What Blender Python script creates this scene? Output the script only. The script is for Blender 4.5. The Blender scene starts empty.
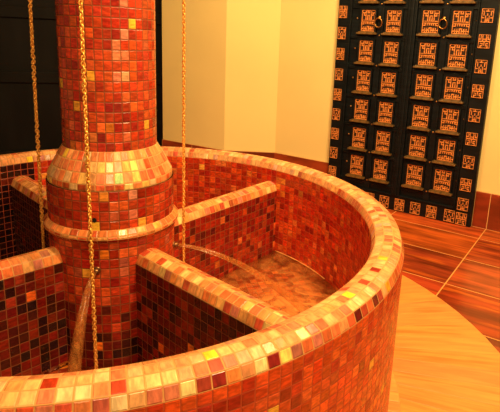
import bpy, bmesh, math, random
from mathutils import Vector, Matrix
import numpy as np

random.seed(7)
rng = np.random.default_rng(11)
C = bpy.context.scene.collection
PI = math.pi

# ------------------------------------------------------------------ camera
CAM = Vector((0.0, -1.79998, 1.24027))
F_PX, PITCH, ROLL, YAW = 512.377, 0.226215, 0.047025, 0.33852
SX, SY = 36.592, -52.855
fw = Vector((math.sin(YAW)*math.cos(PITCH), math.cos(YAW)*math.cos(PITCH), -math.sin(PITCH)))
r0 = Vector((math.cos(YAW), -math.sin(YAW), 0))
u0 = r0.cross(fw)
rt = math.cos(ROLL)*r0 + math.sin(ROLL)*u0
up = -math.sin(ROLL)*r0 + math.cos(ROLL)*u0
cd = bpy.data.cameras.new('camera'); cam = bpy.data.objects.new('camera', cd); C.objects.link(cam)
cd.sensor_width = 36; cd.sensor_fit = 'HORIZONTAL'; cd.lens = 36*F_PX/500
cd.shift_x = -SX/500; cd.shift_y = SY/500
cd.clip_start = 0.02
M = Matrix((rt, up, -fw)).transposed().to_4x4(); M.translation = CAM
cam.matrix_world = M
bpy.context.scene.camera = cam

def project(p):
    v = p - CAM; w = v.dot(fw)
    return 250+SX+F_PX*v.dot(rt)/w, 206+SY-F_PX*v.dot(up)/w, w

# ------------------------------------------------------------------ colours and materials
def lin(c):
    return tuple(((x/255)/12.92 if x/255 <= .04045 else (((x/255)+.055)/1.055)**2.4) for x in c)

def newmat(name):
    m = bpy.data.materials.new(name); m.use_nodes = True
    nt = m.node_tree; nt.nodes.clear()
    out = nt.nodes.new('ShaderNodeOutputMaterial')
    return m, nt, out
class N:
    def __init__(s, nt): s.nt = nt
    def __call__(s, t, **kw):
        n = s.nt.nodes.new('ShaderNode'+t)
        for k, v in kw.items():
            if k.startswith('_'): setattr(n, k[1:], v)
        return n
    def link(s, a, b): s.nt.links.new(a, b)
    def math(s, op, a, b=None, c=None):
        n = s.nt.nodes.new('ShaderNodeMath'); n.operation = op
        for i, v in enumerate((a, b, c)):
            if v is None: continue
            if isinstance(v, (int, float)): n.inputs[i].default_value = v
            else: s.link(v, n.inputs[i])
        return n.outputs[0]
    def smooth(s, v, a, b, o0=0.0, o1=1.0):
        n = s.nt.nodes.new('ShaderNodeMapRange'); n.interpolation_type = 'SMOOTHSTEP'
        s.link(v, n.inputs[0])
        for i, x in enumerate((a, b, o0, o1)): n.inputs[i+1].default_value = x
        return n.outputs[0]
    def mix(s, f, a, b, mode='MIX'):
        n = s.nt.nodes.new('ShaderNodeMix'); n.data_type = 'RGBA'; n.blend_type = mode
        for i, v in ((0, f), (6, a), (7, b)):
            if isinstance(v, (int, float)): n.inputs[i].default_value = v
            elif isinstance(v, tuple): n.inputs[i].default_value = (*v[:3], 1)
            else: s.link(v, n.inputs[i])
        return n.outputs[2]

def tile_material(name, grout, half_grout, rough=.16, spec=.5, tilt=1.0, edge=.002, streak=(60, 60, 60), streak_amt=.25, ior=1.5, streak2=None):
    """One mesh quad is one tile: UV is metres from the tile's centre, attributes carry its half size, colour and tilt."""
    m, nt, out = newmat(name); n = N(nt)
    b = n('BsdfPrincipled'); n.link(b.outputs[0], out.inputs[0])
    uv = n('UVMap', _uv_map='tile_uv'); sep = n('SeparateXYZ'); n.link(uv.outputs[0], sep.inputs[0])
    ha = n('Attribute', _attribute_name='half'); hs = n('SeparateXYZ'); n.link(ha.outputs['Vector'], hs.inputs[0])
    ca = n('Attribute', _attribute_name='tcol')
    ta = n('Attribute', _attribute_name='tilt'); ts = n('SeparateXYZ'); n.link(ta.outputs['Vector'], ts.inputs[0])
    dx = n.math('SUBTRACT', hs.outputs[0], n.math('ABSOLUTE', sep.outputs[0]))
    dy = n.math('SUBTRACT', hs.outputs[1], n.math('ABSOLUTE', sep.outputs[1]))
    d = n.math('MINIMUM', dx, dy)
    mask = n.smooth(d, half_grout*.7, half_grout*1.3)
    # streaky glass or clay inside a tile
    comb = n('CombineXYZ'); n.link(sep.outputs[0], comb.inputs[0]); n.link(sep.outputs[1], comb.inputs[1])
    off = n.math('MULTIPLY', ts.outputs[2], 37.0); n.link(off, comb.inputs[2])
    mp = n('Mapping'); mp.inputs['Scale'].default_value = (streak[0], streak[1], 1); n.link(comb.outputs[0], mp.inputs[0])
    nz = n('TexNoise'); nz.inputs['Scale'].default_value = 1; nz.inputs['Detail'].default_value = 4; n.link(mp.outputs[0], nz.inputs[0])
    f = n.smooth(nz.outputs[0], .3, .7, 1-streak_amt, 1+streak_amt*.6)
    vm = n('VectorMath', _operation='SCALE'); n.link(ca.outputs['Color'], vm.inputs[0]); n.link(f, vm.inputs['Scale'])
    tcol = vm.outputs[0]
    if streak2:
        mp2 = n('Mapping'); mp2.inputs['Scale'].default_value = (streak2[0], streak2[1], 1); n.link(comb.outputs[0], mp2.inputs[0])
        nz2 = n('TexNoise'); nz2.inputs['Scale'].default_value = 1; nz2.inputs['Detail'].default_value = 3; n.link(mp2.outputs[0], nz2.inputs[0])
        tcol = n.mix(n.smooth(nz2.outputs[0], .52, .72, 0, streak2[3]), tcol, streak2[2])
    col = n.mix(mask, grout, tcol)
    n.link(col, b.inputs['Base Color'])
    rr = n('MapRange'); n.link(mask, rr.inputs[0]); rr.inputs[3].default_value = .8; rr.inputs[4].default_value = rough
    n.link(rr.outputs[0], b.inputs['Roughness'])
    b.inputs['Specular IOR Level'].default_value = spec; b.inputs['IOR'].default_value = ior
    h1 = n.smooth(d, half_grout, half_grout+edge, 0, .0009)
    h2 = n.math('ADD', n.math('MULTIPLY', n.math('MULTIPLY', sep.outputs[0], ts.outputs[0]), tilt),
                n.math('MULTIPLY', n.math('MULTIPLY', sep.outputs[1], ts.outputs[1]), tilt))
    h3 = n.math('MULTIPLY', nz.outputs[0], .0006)
    bp = n('Bump'); bp.inputs['Distance'].default_value = 1.0; bp.inputs['Strength'].default_value = 1
    n.link(n.math('ADD', n.math('ADD', h1, h2), h3), bp.inputs['Height'])
    n.link(bp.outputs[0], b.inputs['Normal'])
    return m

def plain(name, col, rough=.5, metal=0, noise=None, bump=0, spec=.5):
    m, nt, out = newmat(name); n = N(nt)
    b = n('BsdfPrincipled'); n.link(b.outputs[0], out.inputs[0])
    b.inputs['Roughness'].default_value = rough; b.inputs['Metallic'].default_value = metal
    b.inputs['Specular IOR Level'].default_value = spec
    tc = n('TexCoord')
    nz = n('TexNoise'); nz.inputs['Detail'].default_value = 5
    mp = n('Mapping'); n.link(tc.outputs['Object'], mp.inputs[0]); n.link(mp.outputs[0], nz.inputs[0])
    mp.inputs['Scale'].default_value = noise[0] if noise else (5, 5, 5); nz.inputs['Scale'].default_value = 1
    amt = noise[1] if noise else .06
    a = tuple(x*(1-amt) for x in col); c = tuple(min(1, x*(1+amt)) for x in col)
    n.link(n.mix(n.smooth(nz.outputs[0], .35, .65), a, c), b.inputs['Base Color'])
    if bump:
        bp = n('Bump'); bp.inputs['Distance'].default_value = bump; n.link(nz.outputs[0], bp.inputs['Height']); n.link(bp.outputs[0], b.inputs['Normal'])
    return m

GROUT = lin((132, 72, 32))
M_tile = tile_material('glass_mosaic', GROUT, .0013, rough=.22, tilt=1.0, streak=(45, 110), streak_amt=.35)
M_outer = tile_material('outer_mosaic', lin((190, 80, 36)), .0012, rough=.24, tilt=.8, streak=(45, 110), streak_amt=.35)
M_cap = tile_material('rim_mosaic', lin((206, 150, 84)), .0015, rough=.24, tilt=1.0, streak=(110, 40), streak_amt=.3)
M_floor = tile_material('floor_tile', lin((235, 170, 90)), .0028, rough=.22, tilt=.12, streak=(2.2, 16), streak_amt=.55, edge=.003,
                        streak2=(3, 26, lin((235, 120, 35)), .55))
M_ring = tile_material('ring_tile', lin((226, 158, 80)), .0009, rough=.3, tilt=.1, streak=(5, 50), streak_amt=.18, edge=.002,
                       streak2=(2.5, 28, lin((208, 122, 50)), .75))
M_dado = tile_material('dado_tile', lin((235, 190, 120)), .0022, rough=.3, tilt=.1, streak=(4, 14), streak_amt=.35)
M_plaster = plain('wall_paint', lin((252, 233, 158)), .75, noise=((1.3, 1.3, 1.3), .03), spec=.2)
M_ceiling = plain('ceiling_paint', lin((250, 235, 200)), .85, spec=.1)
M_darkwood = plain('dark_wood', lin((11, 18, 22)), .5, noise=((6, 6, 45), .45), bump=.0015, spec=.25)
M_blackwood = plain('background_wood', lin((13, 13, 13)), .6, noise=((9, 9, 1.5), .4), spec=.25)
M_carve = plain('carved_wood', lin((222, 142, 74)), .45, noise=((60, 60, 60), .35), bump=.001)
M_carve_dark = plain('carved_recess', lin((38, 20, 12)), .7)
M_ledge = plain('ledge_wood', lin((112, 84, 42)), .4, noise=((40, 8, 8), .3))
M_brass = plain('brass', lin((200, 150, 80)), .3, metal=1)
M_gold = plain('gold_chain', lin((255, 192, 92)), .36, metal=.5)
M_black = plain('hole_black', lin((6, 5, 5)), .9)
M_steel = plain('nozzle_metal', lin((150, 110, 74)), .35, metal=.8)

def water_material(name, tint, foam_at=None, foam_r=.2, refl=1.0, haze=0.0):
    m, nt, out = newmat(name); n = N(nt)
    tr = n('BsdfTransparent'); tr.inputs[0].default_value = (*tint, 1)
    gl = n('BsdfGlossy'); gl.inputs['Roughness'].default_value = .08
    tc = n('TexCoord'); nz = n('TexNoise'); nz.inputs['Scale'].default_value = 22; nz.inputs['Detail'].default_value = 4
    nz.inputs['Distortion'].default_value = .8
    n.link(tc.outputs['Object'], nz.inputs[0])
    bp = n('Bump'); bp.inputs['Distance'].default_value = .012; n.link(nz.outputs[0], bp.inputs['Height'])
    n.link(bp.outputs[0], gl.inputs['Normal'])
    fr = n('Fresnel'); fr.inputs[0].default_value = 1.33; n.link(bp.outputs[0], fr.inputs['Normal'])
    mx = n('MixShader'); n.link(n.math('MULTIPLY', fr.outputs[0], refl), mx.inputs[0]); n.link(tr.outputs[0], mx.inputs[1]); n.link(gl.outputs[0], mx.inputs[2])
    last = mx.outputs[0]
    if foam_at:
        vm = n('VectorMath', _operation='DISTANCE'); n.link(tc.outputs['Object'], vm.inputs[0]); vm.inputs[1].default_value = foam_at
        g = n.smooth(vm.outputs['Value'], 0, foam_r, 1, 0)
        nz2 = n('TexNoise'); nz2.inputs['Scale'].default_value = 14; nz2.inputs['Detail'].default_value = 6; nz2.inputs['Distortion'].default_value = 1.2
        n.link(tc.outputs['Object'], nz2.inputs[0])
        fm = n.math('MULTIPLY', g, n.smooth(nz2.outputs[0], .3, .75, .15, 1))
        df = n('BsdfDiffuse'); df.inputs[0].default_value = (*lin((232, 150, 78)), 1)
        mx2 = n('MixShader'); n.link(n.math('ADD', n.math('MULTIPLY', fm, .75), n.smooth(nz2.outputs[0], .35, .7, haze*.25, haze*1.2)), mx2.inputs[0]); n.link(last, mx2.inputs[1]); n.link(df.outputs[0], mx2.inputs[2])
        last = mx2.outputs[0]
    n.link(last, out.inputs[0])
    return m

# ------------------------------------------------------------------ object helpers
def link(name, me, mat=None, parent=None):
    o = bpy.data.objects.new(name, me); C.objects.link(o)
    if mat: me.materials.append(mat)
    if parent: o.parent = parent
    return o
def tag(o, label=None, cat=None, group=None, kind=None):
    if cat and not kind: kind = 'thing'
    if label: o['label'] = label
    if cat: o['category'] = cat
    if group: o['group'] = group
    if kind: o['kind'] = kind
    return o
def empty(name, loc=(0, 0, 0), rotz=0):
    o = bpy.data.objects.new(name, None); C.objects.link(o); o.location = loc; o.rotation_euler = (0, 0, rotz)
    o.empty_display_size = .1
    return o
def mesh_from_bm(name, bm, smooth=False):
    bmesh.ops.recalc_face_normals(bm, faces=bm.faces)
    me = bpy.data.meshes.new(name); bm.to_mesh(me); bm.free()
    if smooth: me.shade_smooth()
    return me
def box(bm, x0, x1, y0, y1, z0, z1, bevel=0):
    vs = [bm.verts.new((x, y, z)) for x in (x0, x1) for y in (y0, y1) for z in (z0, z1)]
    F = [(0, 1, 3, 2), (4, 6, 7, 5), (0, 4, 5, 1), (2, 3, 7, 6), (0, 2, 6, 4), (1, 5, 7, 3)]
    fs = [bm.faces.new([vs[i] for i in f]) for f in F]
    if bevel:
        es = list({e for f in fs for e in f.edges})
        bmesh.ops.bevel(bm, geom=es, offset=bevel, segments=2, affect='EDGES', profile=.5)
def sphere(bm, c, r, seg=12, ring=8, sc=(1, 1, 1)):
    mat = Matrix.Translation(c) @ Matrix.Diagonal((*sc, 1))
    bmesh.ops.create_uvsphere(bm, u_segments=seg, v_segments=ring, radius=r, matrix=mat)
def tube(bm, pts, radii, seg=10, caps=True):
    pts = [Vector(p) for p in pts]; rings = []
    for i, p in enumerate(pts):
        t = (pts[min(i+1, len(pts)-1)]-pts[max(i-1, 0)]).normalized()
        a = t.orthogonal().normalized() if i == 0 else (rings_a - t*rings_a.dot(t)).normalized()
        rings_a = a; b = t.cross(a); r = radii[i] if hasattr(radii, '__len__') else radii
        rings.append([bm.verts.new(p + r*(math.cos(k*2*PI/seg)*a + math.sin(k*2*PI/seg)*b)) for k in range(seg)])
    for i in range(len(rings)-1):
        for k in range(seg):
            bm.faces.new((rings[i][k], rings[i][(k+1) % seg], rings[i+1][(k+1) % seg], rings[i+1][k]))
    if caps:
        bm.faces.new(rings[0][::-1]); bm.faces.new(rings[-1])
def torus(bm, center, ax_u, ax_v, ru, rv, wire, nu=14, nw=6):
    n = ax_u.cross(ax_v).normalized(); rings = []
    for i in range(nu):
        a = 2*PI*i/nu; p = center + ax_u*ru*math.cos(a) + ax_v*rv*math.sin(a)
        o = (ax_u*math.cos(a)/ru + ax_v*math.sin(a)/rv).normalized()
        rings.append([bm.verts.new(p + wire*(math.cos(2*PI*k/nw)*o + math.sin(2*PI*k/nw)*n)) for k in range(nw)])
    for i in range(nu):
        for k in range(nw):
            bm.faces.new((rings[i][k], rings[i][(k+1) % nw], rings[(i+1) % nu][(k+1) % nw], rings[(i+1) % nu][k]))

# ------------------------------------------------------------------ tiles: every quad of the mesh is one tile
class Tiles:
    def __init__(s): s.v = []; s.f = []; s.uv = []; s.half = []; s.col = []; s.tilt = []; s.mi = []
    def grid(s, fn, nu, nv, pick, closed=False, mi=0, flip=False, tilt=.035):
        base = len(s.v); cu = nu if closed else nu+1
        for j in range(nv+1):
            for i in range(cu): s.v.append(Vector(fn(i, j)))
        for j in range(nv):
            for i in range(nu):
                a = base+j*cu+i; b = base+j*cu+(i+1) % cu; c = base+(j+1)*cu+(i+1) % cu; d = base+(j+1)*cu+i
                s.quad((a, b, c, d), pick(i, j), mi, flip, tilt)
    def quad(s, idx, col, mi=0, flip=False, tilt=.035):
        a, b, c, d = [s.v[k] for k in idx]
        w = ((b-a).length+(c-d).length)/2; h = ((d-a).length+(c-b).length)/2
        w0, w1 = (b-a).length/2, (c-d).length/2
        uv = [(-w/2, -h/2), (w/2, -h/2), (w/2, h/2), (-w/2, h/2)]
        if flip: idx = idx[::-1]; uv = uv[::-1]
        s.f.append(idx); s.uv += uv; s.half.append((w/2, h/2, 0)); s.col.append((*lin(col), 1)); s.mi.append(mi)
        s.tilt.append((random.gauss(0, tilt), random.gauss(0, tilt), random.random()))
    def plain_quad(s, pts, col, **k):
        b = len(s.v); s.v += [Vector(p) for p in pts]; s.quad((b, b+1, b+2, b+3), col, **k)
    def paint(s, spots):
        """recolour single tiles, with their own tone or a painted highlight: nearest tile that faces the viewer at that spot of the surface"""
        P = []
        for k, f in enumerate(s.f):
            p = [s.v[i] for i in f]; c = sum(p, Vector())/4; nn = (p[2]-p[0]).cross(p[3]-p[1])
            x, y, w = project(c); P.append((x, y, w, nn.dot(c-CAM)))
        for (sx, sy, col) in spots:
            best, bk = 1e9, None
            for k, (x, y, w, fc) in enumerate(P):
                if w < .1 or fc > 0: continue
                d = math.hypot(x-sx, y-sy)+w*2
                if d < best: best, bk = d, k
            if bk is not None: s.col[bk] = (*lin(col), 1)
    def build(s, name, mats, parent=None):
        me = bpy.data.meshes.new(name); me.from_pydata([tuple(v) for v in s.v], [], s.f)
        uvl = me.uv_layers.new(name='tile_uv'); uvl.data.foreach_set('uv', np.array(s.uv, dtype=np.float32).ravel())
        for nm, ty, data in (('half', 'FLOAT_VECTOR', s.half), ('tilt', 'FLOAT_VECTOR', s.tilt)):
            at = me.attributes.new(nm, ty, 'FACE'); at.data.foreach_set('vector', np.array(data, dtype=np.float32).ravel())
        at = me.attributes.new('tcol', 'FLOAT_COLOR', 'FACE'); at.data.foreach_set('color', np.array(s.col, dtype=np.float32).ravel())
        for m in mats: me.materials.append(m)
        me.polygons.foreach_set('material_index', s.mi)
        me.update()
        o = bpy.data.objects.new(name, me); C.objects.link(o)
        if parent: o.parent = parent
        return o

def jitter(c, a=14):
    k = random.gauss(1, .07)
    return tuple(max(3, min(255, x*k+random.uniform(-a, a)*.4)) for x in c)
def picker(table):
    cols = [c for c, w in table]; ws = [w for c, w in table]
    return lambda i, j: jitter(random.choices(cols, ws)[0])
GOLD = (250, 190, 70)
pick_shaft = picker([((206, 78, 36), 34), ((196, 64, 32), 30), ((180, 50, 30), 18), ((222, 98, 44), 10), ((204, 96, 60), 5), ((162, 44, 30), 5), (GOLD, .2)])
pick_belt = picker([((200, 70, 36), 30), ((184, 54, 30), 28), ((162, 42, 26), 14), ((216, 94, 46), 12), ((204, 104, 72), 5), (GOLD, .6)])
pick_cone = picker([((236, 140, 84), 24), ((240, 166, 104), 20), ((226, 120, 70), 20), ((232, 186, 130), 8), ((214, 96, 56), 12), ((250, 200, 110), 5)])
pick_mould = picker([((236, 138, 74), 30), ((226, 112, 58), 26), ((244, 168, 96), 18), ((214, 92, 50), 14)])
pick_cap = picker([((240, 176, 116), 30), ((238, 164, 102), 26), ((232, 146, 94), 18), ((244, 196, 136), 9), ((222, 124, 84), 11), ((204, 94, 64), 5), ((232, 172, 140), 6), ((160, 60, 48), 1)])
pick_cap_out = picker([((236, 136, 76), 28), ((228, 116, 66), 24), ((210, 88, 54), 16), ((164, 56, 44), 8), ((240, 160, 104), 14), ((212, 126, 98), 6)])
pick_inner = picker([((216, 72, 32), 32), ((204, 58, 28), 26), ((228, 92, 40), 18), ((182, 48, 28), 14), ((236, 124, 60), 6), ((248, 150, 64), 1.6)])
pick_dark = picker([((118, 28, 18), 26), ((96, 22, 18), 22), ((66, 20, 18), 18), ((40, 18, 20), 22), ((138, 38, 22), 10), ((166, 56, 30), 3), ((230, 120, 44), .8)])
pick_shaded = picker([((62, 24, 20), 26), ((48, 22, 22), 30), ((36, 20, 24), 24), ((84, 24, 20), 14), ((110, 36, 22), 4)])  # shade of the left compartment put into the tile colours
pick_outer = picker([((228, 92, 40), 34), ((222, 80, 36), 28), ((208, 68, 34), 16), ((234, 108, 48), 14), ((186, 56, 34), 5), (GOLD, .2)])
pick_basinfloor = picker([((190, 84, 40), 30), ((166, 60, 30), 24), ((210, 110, 56), 18), ((140, 46, 26), 12), ((236, 150, 70), 5)])
pick_divcap = picker([((240, 170, 100), 26), ((232, 146, 80), 24), ((222, 116, 66), 16), ((246, 196, 124), 8), ((200, 80, 52), 9), ((214, 130, 100), 6)])

# ------------------------------------------------------------------ setting
wa = -0.895067
WD = Vector((math.cos(wa), math.sin(wa), 0)); WN = Vector((-math.sin(wa), math.cos(wa), 0)); WDIST = 2.4598
def wp(s, n, z): return WD*s + WN*n + Vector((0, 0, z))
CEIL = 2.75
A3 = Vector((0.454, 2.931, 0)); A2 = Vector((0.915, 2.415, 0)); A1 = wp(-0.945, WDIST, 0); A0 = wp(3.2, WDIST, 0)

def struct(o): o['kind'] = 'structure'; return o
def slab(name, a, b, z0, z1, thick, mat):
    """wall slab whose room face runs from a to b and whose body lies behind it"""
    d = (b-a).normalized(); n = Vector((-d.y, d.x, 0))
    if n.dot(CAM-a) > 0: n = -n
    bm = bmesh.new(); vs = []
    for p in (a, b, b+n*thick, a+n*thick):
        vs.append((bm.verts.new((p.x, p.y, z0)), bm.verts.new((p.x, p.y, z1))))
    for i in range(4):
        j = (i+1) % 4; bm.faces.new((vs[i][0], vs[j][0], vs[j][1], vs[i][1]))
    bm.faces.new([v[0] for v in vs]); bm.faces.new([v[1] for v in vs])
    return struct(link(name, mesh_from_bm(name, bm), mat))
slab('wall_right', A1, A0, 0, CEIL, .12, M_plaster)
slab('wall_back', A2, A1, 0, CEIL, .06, M_plaster)
slab('wall_center', A3, A2, 0, CEIL, .12, M_plaster)

def dado(name, a, b, joints, z1=.257, t=.012):
    d = (b-a).normalized(); n = Vector((-d.y, d.x, 0))
    if n.dot(CAM-a) < 0: n = -n
    L = (b-a).length; js = [0]+[j for j in joints if 0 < j < L]+[L]
    T = Tiles()
    for k in range(len(js)-1):
        p0 = a+d*js[k]+n*t; p1 = a+d*js[k+1]+n*t
        col = jitter((150, 62, 30), 10)
        T.plain_quad((p0, p1, p1+Vector((0, 0, z1)), p0+Vector((0, 0, z1))), col, tilt=.004)
        T.plain_quad((p0+Vector((0, 0, z1)), p1+Vector((0, 0, z1)), p1-n*t+Vector((0, 0, z1)), p0-n*t+Vector((0, 0, z1))), (190, 110, 60), tilt=.004)
    for p in (a, b):
        T.plain_quad((p, p+n*t, p+n*t+Vector((0, 0, z1)), p+Vector((0, 0, z1))), (150, 62, 30), tilt=.004)
    return struct(T.build(name, [M_dado]))
dado('baseboard_right', wp(.7285, WDIST, 0), A0, [.1+.78*k for k in range(6)])
dado('baseboard_front', A1, wp(-.3995, WDIST, 0), [.0])
dado('baseboard_back', A2, A1, [])
dado('baseboard_center', A3, A2, [.35])

# floor planks 0.39 x 0.78, laid along the wall
T = Tiles()
rows = [(2.46, 2.235, 0), (2.235, 1.845, 0), (1.845, 1.452, 0), (1.452, 1.06, 0), (1.06, .67, 0), (.67, .28, 0), (.28, -.11, 0), (-.11, -.5, 0), (-.5, -.89, 0), (-.89, -1.28, 0), (-1.28, -1.67, 0), (-1.67, -2.06, 0), (-2.06, -2.45, 0)]
rows = [(2.46+.39*(k+1), 2.46+.39*k, 0) for k in range(4)] + rows
pick_floor = picker([((184, 84, 36), 20), ((168, 68, 28), 20), ((194, 98, 44), 14), ((154, 60, 26), 12)])
for (n1, n0, o) in rows:
    for k in range(-9, 4):
        s0 = .826 + .632*k; s1 = s0+.632
        T.plain_quad((wp(s0, n0, 0), wp(s1, n0, 0), wp(s1, n1, 0), wp(s0, n1, 0)), pick_floor(0, 0), tilt=.02)
struct(T.build('floor', [M_floor]))

# circular border of pale tile around the basin
RING = 1.526
def ringmesh(name, r_in, r_out, z, nseg, skew, sub, pick):
    T = Tiles()
    for k in range(nseg):
        for q in range(sub):
            a0 = 2*PI*(k+q/sub)/nseg; a1 = 2*PI*(k+(q+1)/sub)/nseg
            if q == 0: col = pick(0, 0)
            T.plain_quad((Vector((r_in*math.cos(a0), r_in*math.sin(a0), z)), Vector((r_out*math.cos(a0-skew), r_out*math.sin(a0-skew), z)),
                          Vector((r_out*math.cos(a1-skew), r_out*math.sin(a1-skew), z)), Vector((r_in*math.cos(a1), r_in*math.sin(a1), z))), col, tilt=.006)
    return T
pick_ring = lambda i, j: tuple(c*random.uniform(.95, 1.03) for c in (230, 158, 80))
struct(ringmesh('trim_1', 1.045, RING, .004, 84, .075, 1, pick_ring).build('trim_1', [M_ring]))
struct(ringmesh('trim_2', .985, 1.045, .006, 40, 0, 3, picker([((238, 176, 100), 1), ((228, 160, 84), 1)])).build('trim_2', [M_ring]))

# dark panelled joinery beyond the end of the wall
bm = bmesh.new()
box(bm, -3.2, .62, 3.30, 3.36, 0, CEIL)
for x in (-2.85, -1.95, -1.05, -.15, .58): box(bm, x-.06, x+.06, 3.265, 3.31, 0, CEIL, .006)
for z in (.0, .72, 1.28, 2.05, 2.65): box(bm, -3.2, .62, 3.275, 3.31, z, z+.1, .006)
struct(link('door_1', mesh_from_bm('door_1', bm), M_blackwood))
bm = bmesh.new(); box(bm, -3.0, 3.2, -3.2, 3.4, CEIL, CEIL+.08)
struct(link('ceiling', mesh_from_bm('ceiling', bm), M_ceiling))

# ------------------------------------------------------------------ the basin
R_OUT, R_IN, TOP, FLOORZ = 1.0, .897, .634, .125
rr = .037
basin = empty('mosaic_basin', (0, 0, 0))
tag(basin, 'large round basin clad in red and orange glass mosaic, split by four low radial walls', 'basin')
def lathe(T, prof, nseg, pick, mi=0, flip=False, phase=0., tilt=.035):
    T.grid(lambda i, j: (prof[j][0]*math.cos(2*PI*i/nseg+phase), prof[j][0]*math.sin(2*PI*i/nseg+phase), prof[j][1]), nseg, len(prof)-1, pick, closed=True, mi=mi, flip=flip, tilt=tilt)
def linspace(a, b, n): return [a+(b-a)*k/n for k in range(n+1)]
T = Tiles()
lathe(T, [(R_OUT, z) for z in linspace(0, TOP-rr, 20)], 210, pick_outer)
def pick_in(i, j):  # left compartment's shade and right wall's brightness are painted into the tiles
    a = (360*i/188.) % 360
    return pick_shaded(i, j) if 112 < a < 215 else (pick_dark(i, j) if 215 <= a < 300 else pick_inner(i, j))
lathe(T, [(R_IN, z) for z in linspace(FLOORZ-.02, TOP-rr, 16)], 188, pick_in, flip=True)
T.paint([(370, 366, GOLD), (381, 388, GOLD), (274, 408, GOLD), (283, 182, (240, 150, 60)), (283, 194, (230, 130, 50)), (10, 349, (235, 110, 30)), (43, 343, (245, 130, 40)),
         (372, 357, (205, 60, 25))])
T.build('basin_wall', [M_outer], basin)
T = Tiles()
arc = lambda cx, a0, a1: [(cx+rr*math.cos(math.radians(a)), TOP-rr+rr*math.sin(math.radians(a))) for a in (a0, (a0+a1)/2, a1)]
prof = arc(R_OUT-rr, 0, 90) + arc(R_IN+rr, 90, 180)
lathe(T, prof, 210, lambda i, j: pick_cap_out(i, j) if j == 0 else pick_cap(i, j), tilt=.05)
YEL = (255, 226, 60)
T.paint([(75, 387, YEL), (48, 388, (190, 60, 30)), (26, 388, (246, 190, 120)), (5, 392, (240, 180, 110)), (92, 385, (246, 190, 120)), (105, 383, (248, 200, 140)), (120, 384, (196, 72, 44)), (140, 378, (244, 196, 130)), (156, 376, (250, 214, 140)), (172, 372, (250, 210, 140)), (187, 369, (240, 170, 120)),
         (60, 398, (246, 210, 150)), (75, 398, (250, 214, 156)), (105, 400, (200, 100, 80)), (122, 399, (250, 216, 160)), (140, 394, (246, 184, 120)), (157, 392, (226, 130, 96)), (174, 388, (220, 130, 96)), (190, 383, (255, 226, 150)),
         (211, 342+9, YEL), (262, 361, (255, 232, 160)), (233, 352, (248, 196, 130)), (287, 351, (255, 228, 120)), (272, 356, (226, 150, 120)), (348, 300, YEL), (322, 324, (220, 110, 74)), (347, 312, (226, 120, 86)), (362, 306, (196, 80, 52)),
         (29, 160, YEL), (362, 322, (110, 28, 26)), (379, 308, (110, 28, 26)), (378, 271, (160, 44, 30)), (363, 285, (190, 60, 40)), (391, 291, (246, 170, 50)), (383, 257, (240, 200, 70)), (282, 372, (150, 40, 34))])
T.build('basin_rim', [M_cap], basin)
T = Tiles()
g = .031
for ix in range(-31, 31):
    for iy in range(-31, 31):
        x, y = ix*g, iy*g
        if .175 < math.hypot(x+g/2, y+g/2) < .935:
            T.plain_quad(((x, y, FLOORZ), (x+g, y, FLOORZ), (x+g, y+g, FLOORZ), (x, y+g, FLOORZ)), pick_basinfloor(ix, iy))
T.paint([(64, 366, (250, 150, 50)), (134, 363, (240, 130, 40))])
T.build('basin_floor', [M_tile], basin)

DIV_TOP, DIV_W = .538, .046
def divider(deg, front_pick, spots):
    a = math.radians(deg); d = Vector((math.cos(a), math.sin(a), 0)); s = Vector((-d.y, d.x, 0))
    r0_, r1_ = .204, .91; nu = 24; zc = DIV_TOP-.04
    P = lambda r, off, z: d*r + s*off + Vector((0, 0, z))
    us = linspace(r0_, r1_, nu); zs = linspace(FLOORZ-.02, zc, 12)
    T = Tiles()
    T.grid(lambda i, j: P(us[i], -DIV_W, zs[j]), nu, 12, front_pick[0])
    T.grid(lambda i, j: P(us[i], DIV_W, zs[j]), nu, 12, front_pick[1], flip=True)
    T.paint(spots)
    body = T.build('divider', [M_tile], basin)
    T = Tiles()
    cr = .04
    pr = [(-DIV_W+cr-cr*math.cos(math.radians(t)), zc+cr*math.sin(math.radians(t))) for t in (0, 45, 90)] + \
         [(DIV_W-cr+cr*math.cos(math.radians(t)), zc+cr*math.sin(math.radians(t))) for t in (90, 45, 0)]
    T.grid(lambda i, j: P(us[i], pr[j][0], pr[j][1]), nu, 5, pick_divcap, tilt=.05)
    T.build('divider_cap', [M_cap], body)
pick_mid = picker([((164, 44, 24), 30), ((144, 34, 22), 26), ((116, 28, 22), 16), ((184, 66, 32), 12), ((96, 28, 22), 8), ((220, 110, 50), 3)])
# sides: (side seen with -s, side seen with +s)
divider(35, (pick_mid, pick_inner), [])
divider(117, (pick_dark, pick_shaded), [])  # left face darkened in its tile colours where light is blocked
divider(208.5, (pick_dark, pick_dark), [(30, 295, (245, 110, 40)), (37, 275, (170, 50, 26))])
divider(300.5, (pick_dark, pick_inner), [(158, 349, (235, 120, 40)), (192, 347, (240, 140, 50))])

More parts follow.
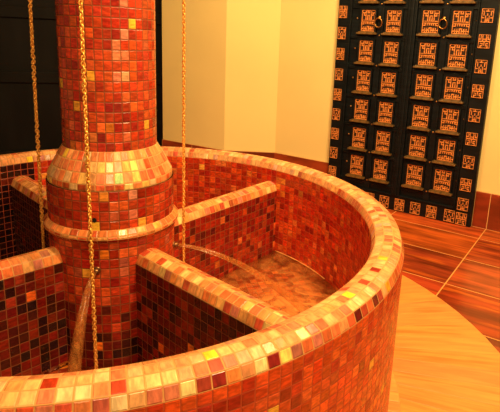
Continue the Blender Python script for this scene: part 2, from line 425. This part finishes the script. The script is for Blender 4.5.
# ------------------------------------------------------------------ the column
column = empty('mosaic_column', (0, 0, 0))
tag(column, 'round red mosaic column with flared orange collar rising from the middle of the basin', 'column')
NS = 37
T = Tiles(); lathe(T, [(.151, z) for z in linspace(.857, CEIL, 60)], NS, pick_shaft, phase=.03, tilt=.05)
T.paint([(134, 29, (255, 190, 60)), (94, 79, (250, 180, 60)), (74, 108, (250, 180, 60)), (147, 126, (250, 176, 60)), (112, 128, (216, 120, 40)), (127, 3, (226, 140, 110)), (119, 6, (220, 130, 100)), (127, 38, (226, 140, 110)), (119, 48, (224, 130, 90)), (119, 58, (232, 140, 96)), (127, 58, (226, 130, 90)), (127, 78, (240, 170, 120)), (119, 78, (226, 130, 100)), (128, 98, (226, 110, 60)), (128, 137, (220, 110, 70)), (93, 37, (226, 90, 36)), (61, 80, (246, 170, 60)), (75, 146, (220, 120, 50)), (94, 137, (220, 120, 60))])  # pale pink tile columns paint the lamp's highlight streak on the shaft
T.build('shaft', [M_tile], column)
T = Tiles()
prof = [(.2035, .747), (.2025, .768), (.186, .800), (.169, .832), (.152, .860)]
lathe(T, prof, 45, pick_cone, tilt=.05)
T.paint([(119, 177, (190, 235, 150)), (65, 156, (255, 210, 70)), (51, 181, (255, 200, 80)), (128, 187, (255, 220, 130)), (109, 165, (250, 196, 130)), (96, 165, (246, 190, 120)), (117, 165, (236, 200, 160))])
T.build('collar', [M_cap], column)
T = Tiles()
lathe(T, [(.2075, z) for z in linspace(.618, .747, 4)], 45, pick_belt, phase=.05)
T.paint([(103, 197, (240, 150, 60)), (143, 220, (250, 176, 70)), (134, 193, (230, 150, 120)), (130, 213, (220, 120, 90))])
T.build('belt', [M_tile], column)
T = Tiles()
lathe(T, [(.2145, .582), (.2235, .594), (.2225, .604), (.2075, .622)], 45, lambda i, j: pick_belt(i, j) if j == 0 else pick_mould(i, j), phase=.02, tilt=.05)
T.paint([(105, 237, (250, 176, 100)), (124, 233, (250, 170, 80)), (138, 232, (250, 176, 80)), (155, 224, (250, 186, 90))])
T.build('moulding', [M_cap], column)
T = Tiles()
def pick_low(i, j): return pick_dark(i, j) if j < 5 else (pick_mid(i, j) if j < 8 else pick_belt(i, j))  # shading down towards the basin floor, painted row by row
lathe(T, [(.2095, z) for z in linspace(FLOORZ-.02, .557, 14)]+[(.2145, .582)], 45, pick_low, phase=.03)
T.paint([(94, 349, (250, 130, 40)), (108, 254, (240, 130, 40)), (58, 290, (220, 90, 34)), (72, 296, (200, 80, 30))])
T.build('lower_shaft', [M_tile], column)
# small round vent hole above the moulding
a = math.atan2(-.197, -.055)
def radial_tube(name, ang, z, r_a, r_b, rad, mat, parent, inner=None):
    bm = bmesh.new(); d = Vector((math.cos(ang), math.sin(ang), 0))
    tube(bm, [d*r_a+Vector((0, 0, z)), d*r_b+Vector((0, 0, z))], rad, 16)
    return link(name, mesh_from_bm(name, bm), mat, parent)
tag(radial_tube('drain_hole', a, .656, .195, .2085, .0072, M_black, column), 'small black hole')
def nozzle(deg, z):
    ang = math.radians(deg); d = Vector((math.cos(ang), math.sin(ang), 0)); zz = Vector((0, 0, z)); s = Vector((-d.y, d.x, 0)); k = Vector((0, 0, 1))
    bm = bmesh.new()
    tube(bm, [d*.199+zz, d*.2125+zz, d*.2126+zz], [.0125, .0125, .011], 18)
    tube(bm, [d*.209+zz, d*.223+zz, d*.224+zz, d*.220+zz], [.0085, .0085, .0068, .0064], 18)
    o = link('spout', mesh_from_bm('spout', bm, True), M_steel, column); o['label'] = 'small metal spout'
    bm = bmesh.new(); tube(bm, [d*.2195+zz, d*.2210+zz], .0064, 16)
    link('spout_bore', mesh_from_bm('spout_bore', bm), M_black, o)
for dg in (255, 345, 75, 165): nozzle(dg, .489)

# ------------------------------------------------------------------ water
def pool(lo_deg, hi_deg, z, label, mat):
    """water in the compartment between two dividers"""
    pts = []
    a_lo, a_hi = math.radians(lo_deg), math.radians(hi_deg)
    def strip(r):
        k = math.asin((DIV_W+.001)/r); return a_lo+k, a_hi-k
    nr, na = 14, 22; rs = linspace(.2115, .894, nr)
    bm = bmesh.new(); V = []
    for r in rs:
        lo, hi = strip(r)
        V.append([bm.verts.new((r*math.cos(lo+(hi-lo)*t/na), r*math.sin(lo+(hi-lo)*t/na), z+.0022*math.sin(23*r+2.1*t)*math.cos(1.3*t-9*r))) for t in range(na+1)])
    Bv = [[bm.verts.new((v.co.x, v.co.y, FLOORZ+.002)) for v in row] for row in V]
    for i in range(nr):
        for t in range(na):
            bm.faces.new((V[i][t], V[i+1][t], V[i+1][t+1], V[i][t+1]))
    loop = [(0, t) for t in range(na)]+[(i, na) for i in range(nr)]+[(nr, t) for t in range(na, 0, -1)]+[(i, 0) for i in range(nr, 0, -1)]
    for q in range(len(loop)):
        i0, t0 = loop[q]; i1, t1 = loop[(q+1) % len(loop)]
        bm.faces.new((V[i0][t0], V[i1][t1], Bv[i1][t1], Bv[i0][t0]))
    me = mesh_from_bm('pool_water', bm, True)
    return tag(link('pool_water', me, mat), label, 'water')
def jet_pts(deg, x1, a_, b_, n=22, r_s=.2255, z_s=.489):
    ang = math.radians(deg); d = Vector((math.cos(ang), math.sin(ang), 0))
    return [d*(r_s+x1*k/n)+Vector((0, 0, z_s-a_*(x1*k/n)-b_*(x1*k/n)**2)) for k in range(n+1)]
JR = jet_pts(346, .478, .14, .90); JF = jet_pts(254.5, .268, .05, 4.15)
wr = water_material('water_right', (.99, .93, .82), foam_at=(JR[-1].x-.03, JR[-1].y+.05, .185), foam_r=.34, haze=.3)
wf = water_material('water_front', (.97, .9, .8), foam_at=(JF[-1].x, JF[-1].y, .145), foam_r=.08, refl=.7)
wp_right = pool(-59.5, 35, .185, 'rippling orange-lit water in the right compartment of the basin where the jet splashes', wr)
bm = bmesh.new()
tube(bm, [(.8925*math.cos(math.radians(q)), .8925*math.sin(math.radians(q)), .187) for q in linspace(31.5, 8, 26)], [.0012+.0014*abs(math.sin(k*.55)) for k in range(27)], 8)
e_ = link('water_edge', mesh_from_bm('water_edge', bm, True), plain('water_edge', lin((255, 190, 110)), .25), wp_right); e_['label'] = 'thin pale orange line along the wall at water level'  # pale tube along the waterline on the inner wall
pool(208.5, 300.5, .142, 'shallow dark water in the front compartment of the basin below the column', wf)
pool(117, 208.5, .150, 'shallow water in the left compartment of the basin between two low walls', wf)
pool(35, 117, .150, 'shallow water in the rear compartment of the basin behind the column', wf)
m, nt, out = newmat('jet_water'); n = N(nt)
tr = n('BsdfTransparent'); tr.inputs[0].default_value = (1, .97, .92, 1)
gl = n('BsdfGlossy'); gl.inputs['Roughness'].default_value = .15
df = n('BsdfTranslucent'); df.inputs[0].default_value = (*lin((255, 178, 92)), 1)
df2 = n('BsdfDiffuse'); df2.inputs[0].default_value = (*lin((255, 178, 92)), 1)
m0 = n('MixShader'); n.link(df.outputs[0], m0.inputs[1]); n.link(df2.outputs[0], m0.inputs[2])
lw = n('LayerWeight'); lw.inputs[0].default_value = .35
m1 = n('MixShader'); n.link(n.math('MULTIPLY', lw.outputs['Fresnel'], .35), m1.inputs[0]); n.link(tr.outputs[0], m1.inputs[1]); n.link(gl.outputs[0], m1.inputs[2])
tc = n('TexCoord'); nz = n('TexNoise'); nz.inputs['Scale'].default_value = 1; mp = n('Mapping'); mp.inputs['Scale'].default_value = (120, 120, 5)
n.link(tc.outputs['Object'], mp.inputs[0]); n.link(mp.outputs[0], nz.inputs[0])
face = n.math('SUBTRACT', 1.0, lw.outputs['Facing'])
m2 = n('MixShader'); n.link(n.math('MULTIPLY', n.math('POWER', face, 1.3), n.smooth(nz.outputs[0], .3, .7, .1, .42)), m2.inputs[0]); n.link(m1.outputs[0], m2.inputs[1]); n.link(m0.outputs[0], m2.inputs[2])
n.link(m2.outputs[0], out.inputs[0]); M_jet = m
def jet(pts, r_a, r_b, label):
    bm = bmesh.new(); k = len(pts)
    tube(bm, pts, [r_a+(r_b-r_a)*(i/(k-1)) for i in range(k)], 12)
    tag(link('water_jet', mesh_from_bm('water_jet', bm, True), M_jet), label, 'water jet')
jet(JR, .0056, .016, 'thin arc of water shooting from the column into the right compartment')
jet(JF, .0065, .023, 'falling stream of water from the front spout of the column beside a hanging chain')

# ------------------------------------------------------------------ hanging chains
def chain(x, y, z_end, label, dx=0.0):
    pitch = .0088; nlk = int((CEIL-.03-z_end)/pitch)
    bm = bmesh.new()
    for k in range(nlk):
        z = z_end+.012+k*pitch; tw = k*PI/2+.5*math.sin(k*.23)+.6
        u = Vector((math.cos(tw), math.sin(tw), 0))
        # curb links lean a little so that the row reads as a twisted cord
        v = (Vector((0, 0, 1))+.35*u).normalized(); u = (u-v*u.dot(v)).normalized()
        torus(bm, Vector((dx*(z-z_end), 0, z)), u, v, .0044, .0076, .0021, 12, 6)
    root = empty('hanging_chain', (x, y, 0)); tag(root, label, 'chain', 'gold chains hanging round the column')
    link('chain_links', mesh_from_bm('chain_links', bm, True), M_gold, root)
    bm = bmesh.new(); sphere(bm, Vector((dx*(CEIL-z_end), 0, CEIL-.004)), .02, 16, 8, (1, 1, .35))
    torus(bm, Vector((dx*(CEIL-z_end), 0, CEIL-.022)), Vector((1, 0, 0)), Vector((0, 0, 1)), .012, .016, .003)
    link('ceiling_hook', mesh_from_bm('ceiling_hook', bm, True), M_brass, root)
chain(-.0628, -.331, .195, 'gold twisted chain hanging in front of the column down into the front compartment')
chain(-.238, .062, .19, 'gold twisted chain hanging left of the column, against the dark background', .008)
chain(.249, .032, .32, 'gold twisted chain hanging right of the column in front of the yellow wall')

# ------------------------------------------------------------------ the carved door
D_TOP = 1.86; OFF = WDIST-.052
door = empty('carved_door', wp(0, OFF, 0), wa)      # local x runs along the wall, local y into the wall, z up
tag(door, 'black-green wooden double door with rows of carved orange lattice panels, standing against the yellow wall', 'door')
def fret_mesh(name, w, h, nx, blocks, depth, y0, seed, line=.36):
    """mirrored open fretwork: thin raised ribs on a grid of cells, the rest stays an open dark recess"""
    rg = random.Random(seed); bm = bmesh.new()
    rim = w*.045; z = h
    xs = [rim+(w-2*rim)*k/nx for k in range(nx+1)]; t = (w-2*rim)/nx*line/2
    box(bm, 0, rim, y0-depth, y0, 0, h); box(bm, w-rim, w, y0-depth, y0, 0, h)
    for bi, (z0, z1, ny) in enumerate(blocks):
        zs = [z0*h+(z1-z0)*h*k/ny for k in range(ny+1)]; tz = (zs[1]-zs[0])*line/2
        bar = h*.018
        box(bm, rim, w-rim, y0-depth, y0, zs[0]-bar, zs[0]+bar); box(bm, rim, w-rim, y0-depth, y0, zs[-1]-bar, zs[-1]+bar)
        half = (nx+1)//2
        for q in range(ny):
            for c in range(1, half+1):
                if c > nx/2: continue
                if rg.random() < .62:
                    for x in {c, nx-c}: box(bm, xs[x]-t, xs[x]+t, y0-depth, y0, zs[q], zs[q+1])
        for q in range(1, ny):
            for c in range(half):
                if rg.random() < .5:
                    for x in {c, nx-1-c}: box(bm, xs[x]-t, xs[x+1]+t, y0-depth*.97, y0, zs[q]-tz, zs[q]+tz)
    return mesh_from_bm(name, bm)
# frame
bm = bmesh.new()
X0, X1 = -.399, .728
box(bm, X0, -.300, 0, .05, 0, D_TOP, .004)
box(bm, .612, X1, 0, .05, 0, D_TOP, .004)
box(bm, -.300, .612, 0, .05, 0, .112, .004)
box(bm, -.300, .612, 0, .05, D_TOP-.112, D_TOP, .004)
box(bm, -.300, -.288, -.008, .03, .112, D_TOP-.112, .003); box(bm, .600, .612, -.008, .03, .112, D_TOP-.112, .003)
box(bm, -.300, .612, -.008, .03, .112, .122, .003)
frame = link('door_frame', mesh_from_bm('door_frame', bm), M_darkwood, door)
def plaque_mesh(art, k):
    me = fret_mesh('plaque_%d' % k, .072, .086, 6, [(.02, .98, 6)], .007, 0, art, .46); me.materials.append(M_carve)
    bm = bmesh.new(); bm.from_mesh(me)
    nb = len(bm.faces); box(bm, .002, .070, -.0015, .002, .002, .084)
    for f in list(bm.faces)[nb:]: f.material_index = 1
    bm.to_mesh(me); bm.free(); me.materials.append(M_carve_dark); return me
pm = [plaque_mesh(a, k) for k, a in enumerate((14, 22))]
cnt = 0
def plaque(x, z, sx=1.0):
    global cnt
    o = bpy.data.objects.new('carved_plaque', pm[cnt % 2]); cnt += 1; C.objects.link(o); o.parent = frame
    o.location = (x, -.0005, z); o.scale = (sx, 1, 1)
for k in range(11): plaque(.629, .253+.1605*k if k else .253)
plaque(.627, .112); plaque(.627, .006)
for k in range(12): plaque(-.388, .040+.1526*k-.03 if k else .02, .86)
for x in (.545, .417, .297, .177, .057, -.062, -.181, -.290): plaque(x, .010)
for x in (.545, .417, .297, .177, .057, -.062, -.181, -.290): plaque(x, D_TOP-.100)
# centre post where the leaves meet
bm = bmesh.new()
box(bm, .138, .206, -.012, .04, .122, D_TOP-.112, .005); box(bm, .158, .186, -.022, .0, .122, D_TOP-.112, .006)
post = link('center_post', mesh_from_bm('center_post', bm), M_darkwood, door)
# carved panel mesh shared by all copies
def panel_mesh(w):
    h = .15
    me = fret_mesh('carved_panel', w, h, 7, [(.02, .44, 4), (.52, .98, 4)], .010, .012, 4, .42); me.materials.append(M_carve)
    bm = bmesh.new(); bm.from_mesh(me); nb = len(bm.faces)
    box(bm, .002, w-.002, .010, .0145, .002, h-.002)
    for f in list(bm.faces)[nb:]: f.material_index = 1
    bm.to_mesh(me); bm.free(); me.materials.append(M_carve_dark); return me
def arch_mesh(w):
    # dark moulded surround with a pointed head
    bm = bmesh.new(); m_ = .014; h = .152
    box(bm, -m_, -.001, -.006, .016, -.004, h, .002); box(bm, w+.001, w+m_, -.006, .016, -.004, h, .002)
    pts = [(-m_, h), (-m_, h+.008), (w*.22, h+.014), (w*.5, h+.03), (w*.78, h+.014), (w+m_, h+.008), (w+m_, h)]
    f = [bm.verts.new((x, -.006, z)) for x, z in pts]; b = [bm.verts.new((x, .016, z)) for x, z in pts]
    bm.faces.new(f); bm.faces.new(b[::-1])
    for i in range(len(pts)): bm.faces.new((f[i], f[(i+1) % len(pts)], b[(i+1) % len(pts)], b[i]))
    me = mesh_from_bm('panel_arch', bm); me.materials.append(M_darkwood); return me
def ledge_mesh(w):
    bm = bmesh.new(); box(bm, -.028, w+.022, -.022, .016, -.022, -.009, .003); box(bm, -.016, w+.012, -.012, .016, -.009, -.002, .002)
    me = mesh_from_bm('panel_ledge', bm); me.materials.append(M_ledge); return me
bm = bmesh.new(); sphere(bm, Vector((0, 0, 0)), .0065, 10, 6, (1, .7, 1)); stud_me = mesh_from_bm('stud', bm, True); stud_me.materials.append(M_brass)
def kid(name, me, parent, loc):
    o = bpy.data.objects.new(name, me); C.objects.link(o); o.parent = parent; o.location = loc; return o
def leaf(x0, x1, cols, w, zb, ring_x, stud_xs):
    bm = bmesh.new(); box(bm, x0, x1, .014, .045, .112, D_TOP-.112)
    for xc in stud_xs: box(bm, xc-.022, xc+.022, .004, .02, .122, D_TOP-.112, .003)     # upright muntins
    for k in range(8):
        z = zb-.042+k*.2155
        if z < D_TOP-.14: box(bm, x0, x1, .006, .02, z-.014, z+.010, .003)
    lf = link('door_leaf', mesh_from_bm('door_leaf', bm), M_darkwood, door)
    a, b, c = panel_mesh(w), arch_mesh(w), ledge_mesh(w)
    for k in range(7):
        for x in cols:
            loc = (x, 0, zb+k*.2155)
            kid('carved_panel', a, lf, loc); kid('panel_arch', b, lf, loc); kid('panel_ledge', c, lf, loc)
        for xs in stud_xs: kid('stud', stud_me, lf, (xs, .002, zb-.025+k*.2155))
        kid('stud', stud_me, lf, (stud_xs[0]+(-.185 if x0 < 0 else .197), .012, zb+.09+k*.2155))
    bm = bmesh.new(); z = zb+5*.2155+.098
    sphere(bm, Vector((ring_x, -.004, z)), .014, 14, 10, (1, .8, 1)); tube(bm, [(ring_x, .01, z), (ring_x, -.022, z-.004)], .007, 10)
    torus(bm, Vector((ring_x, -.022, z-.036)), Vector((1, 0, 0)), Vector((0, -.12, 1)).normalized(), .027, .031, .0042, 24, 8)
    h = link('ring_handle', mesh_from_bm('ring_handle', bm, True), M_brass, lf); h['label'] = 'brass ring pull'
leaf(-.300, .140, (-.207, -.013), .104, .2165, -.066, (-.062,))
leaf(.204, .612, (.2445, .4475), .1125, .2205, .392, (.400,))

# ------------------------------------------------------------------ light
def area(name, loc, target, size, power, col=(1, .67, .295), shape='DISK', spread=PI):
    l = bpy.data.lights.new(name, 'AREA'); l.energy = power; l.size = size; l.color = col; l.shape = shape; l.spread = spread
    o = bpy.data.objects.new(name, l); C.objects.link(o); o.location = loc
    d = Vector(target)-Vector(loc); o.rotation_euler = d.to_track_quat('-Z', 'Y').to_euler()
    return o
area('unseen_ceiling_lamp', (1.0, -1.35, 2.7), (.35, 0, .5), .22, 60)
area('unseen_ceiling_lamp', (.1, -2.0, 2.7), (.5, .2, .4), .3, 43)
area('unseen_ceiling_lamp', (1.45, .0, 2.7), (1.75, .8, .3), .3, 31)
area('unseen_ceiling_lamp', (.45, .55, 2.7), (1.25, 2.2, 1.2), .4, 38)  # added lamp with no visible fixture, brightens the back walls
w = bpy.data.worlds.new('world'); bpy.context.scene.world = w; w.use_nodes = True
bg = w.node_tree.nodes.get('Background') or w.node_tree.nodes.new('ShaderNodeBackground')
bg.inputs[0].default_value = (1, .6, .28, 1); bg.inputs[1].default_value = .16
vs = bpy.context.scene.view_settings
vs.view_transform = 'Standard'; vs.look = 'None'; vs.exposure = 0.0; vs.gamma = 1.0
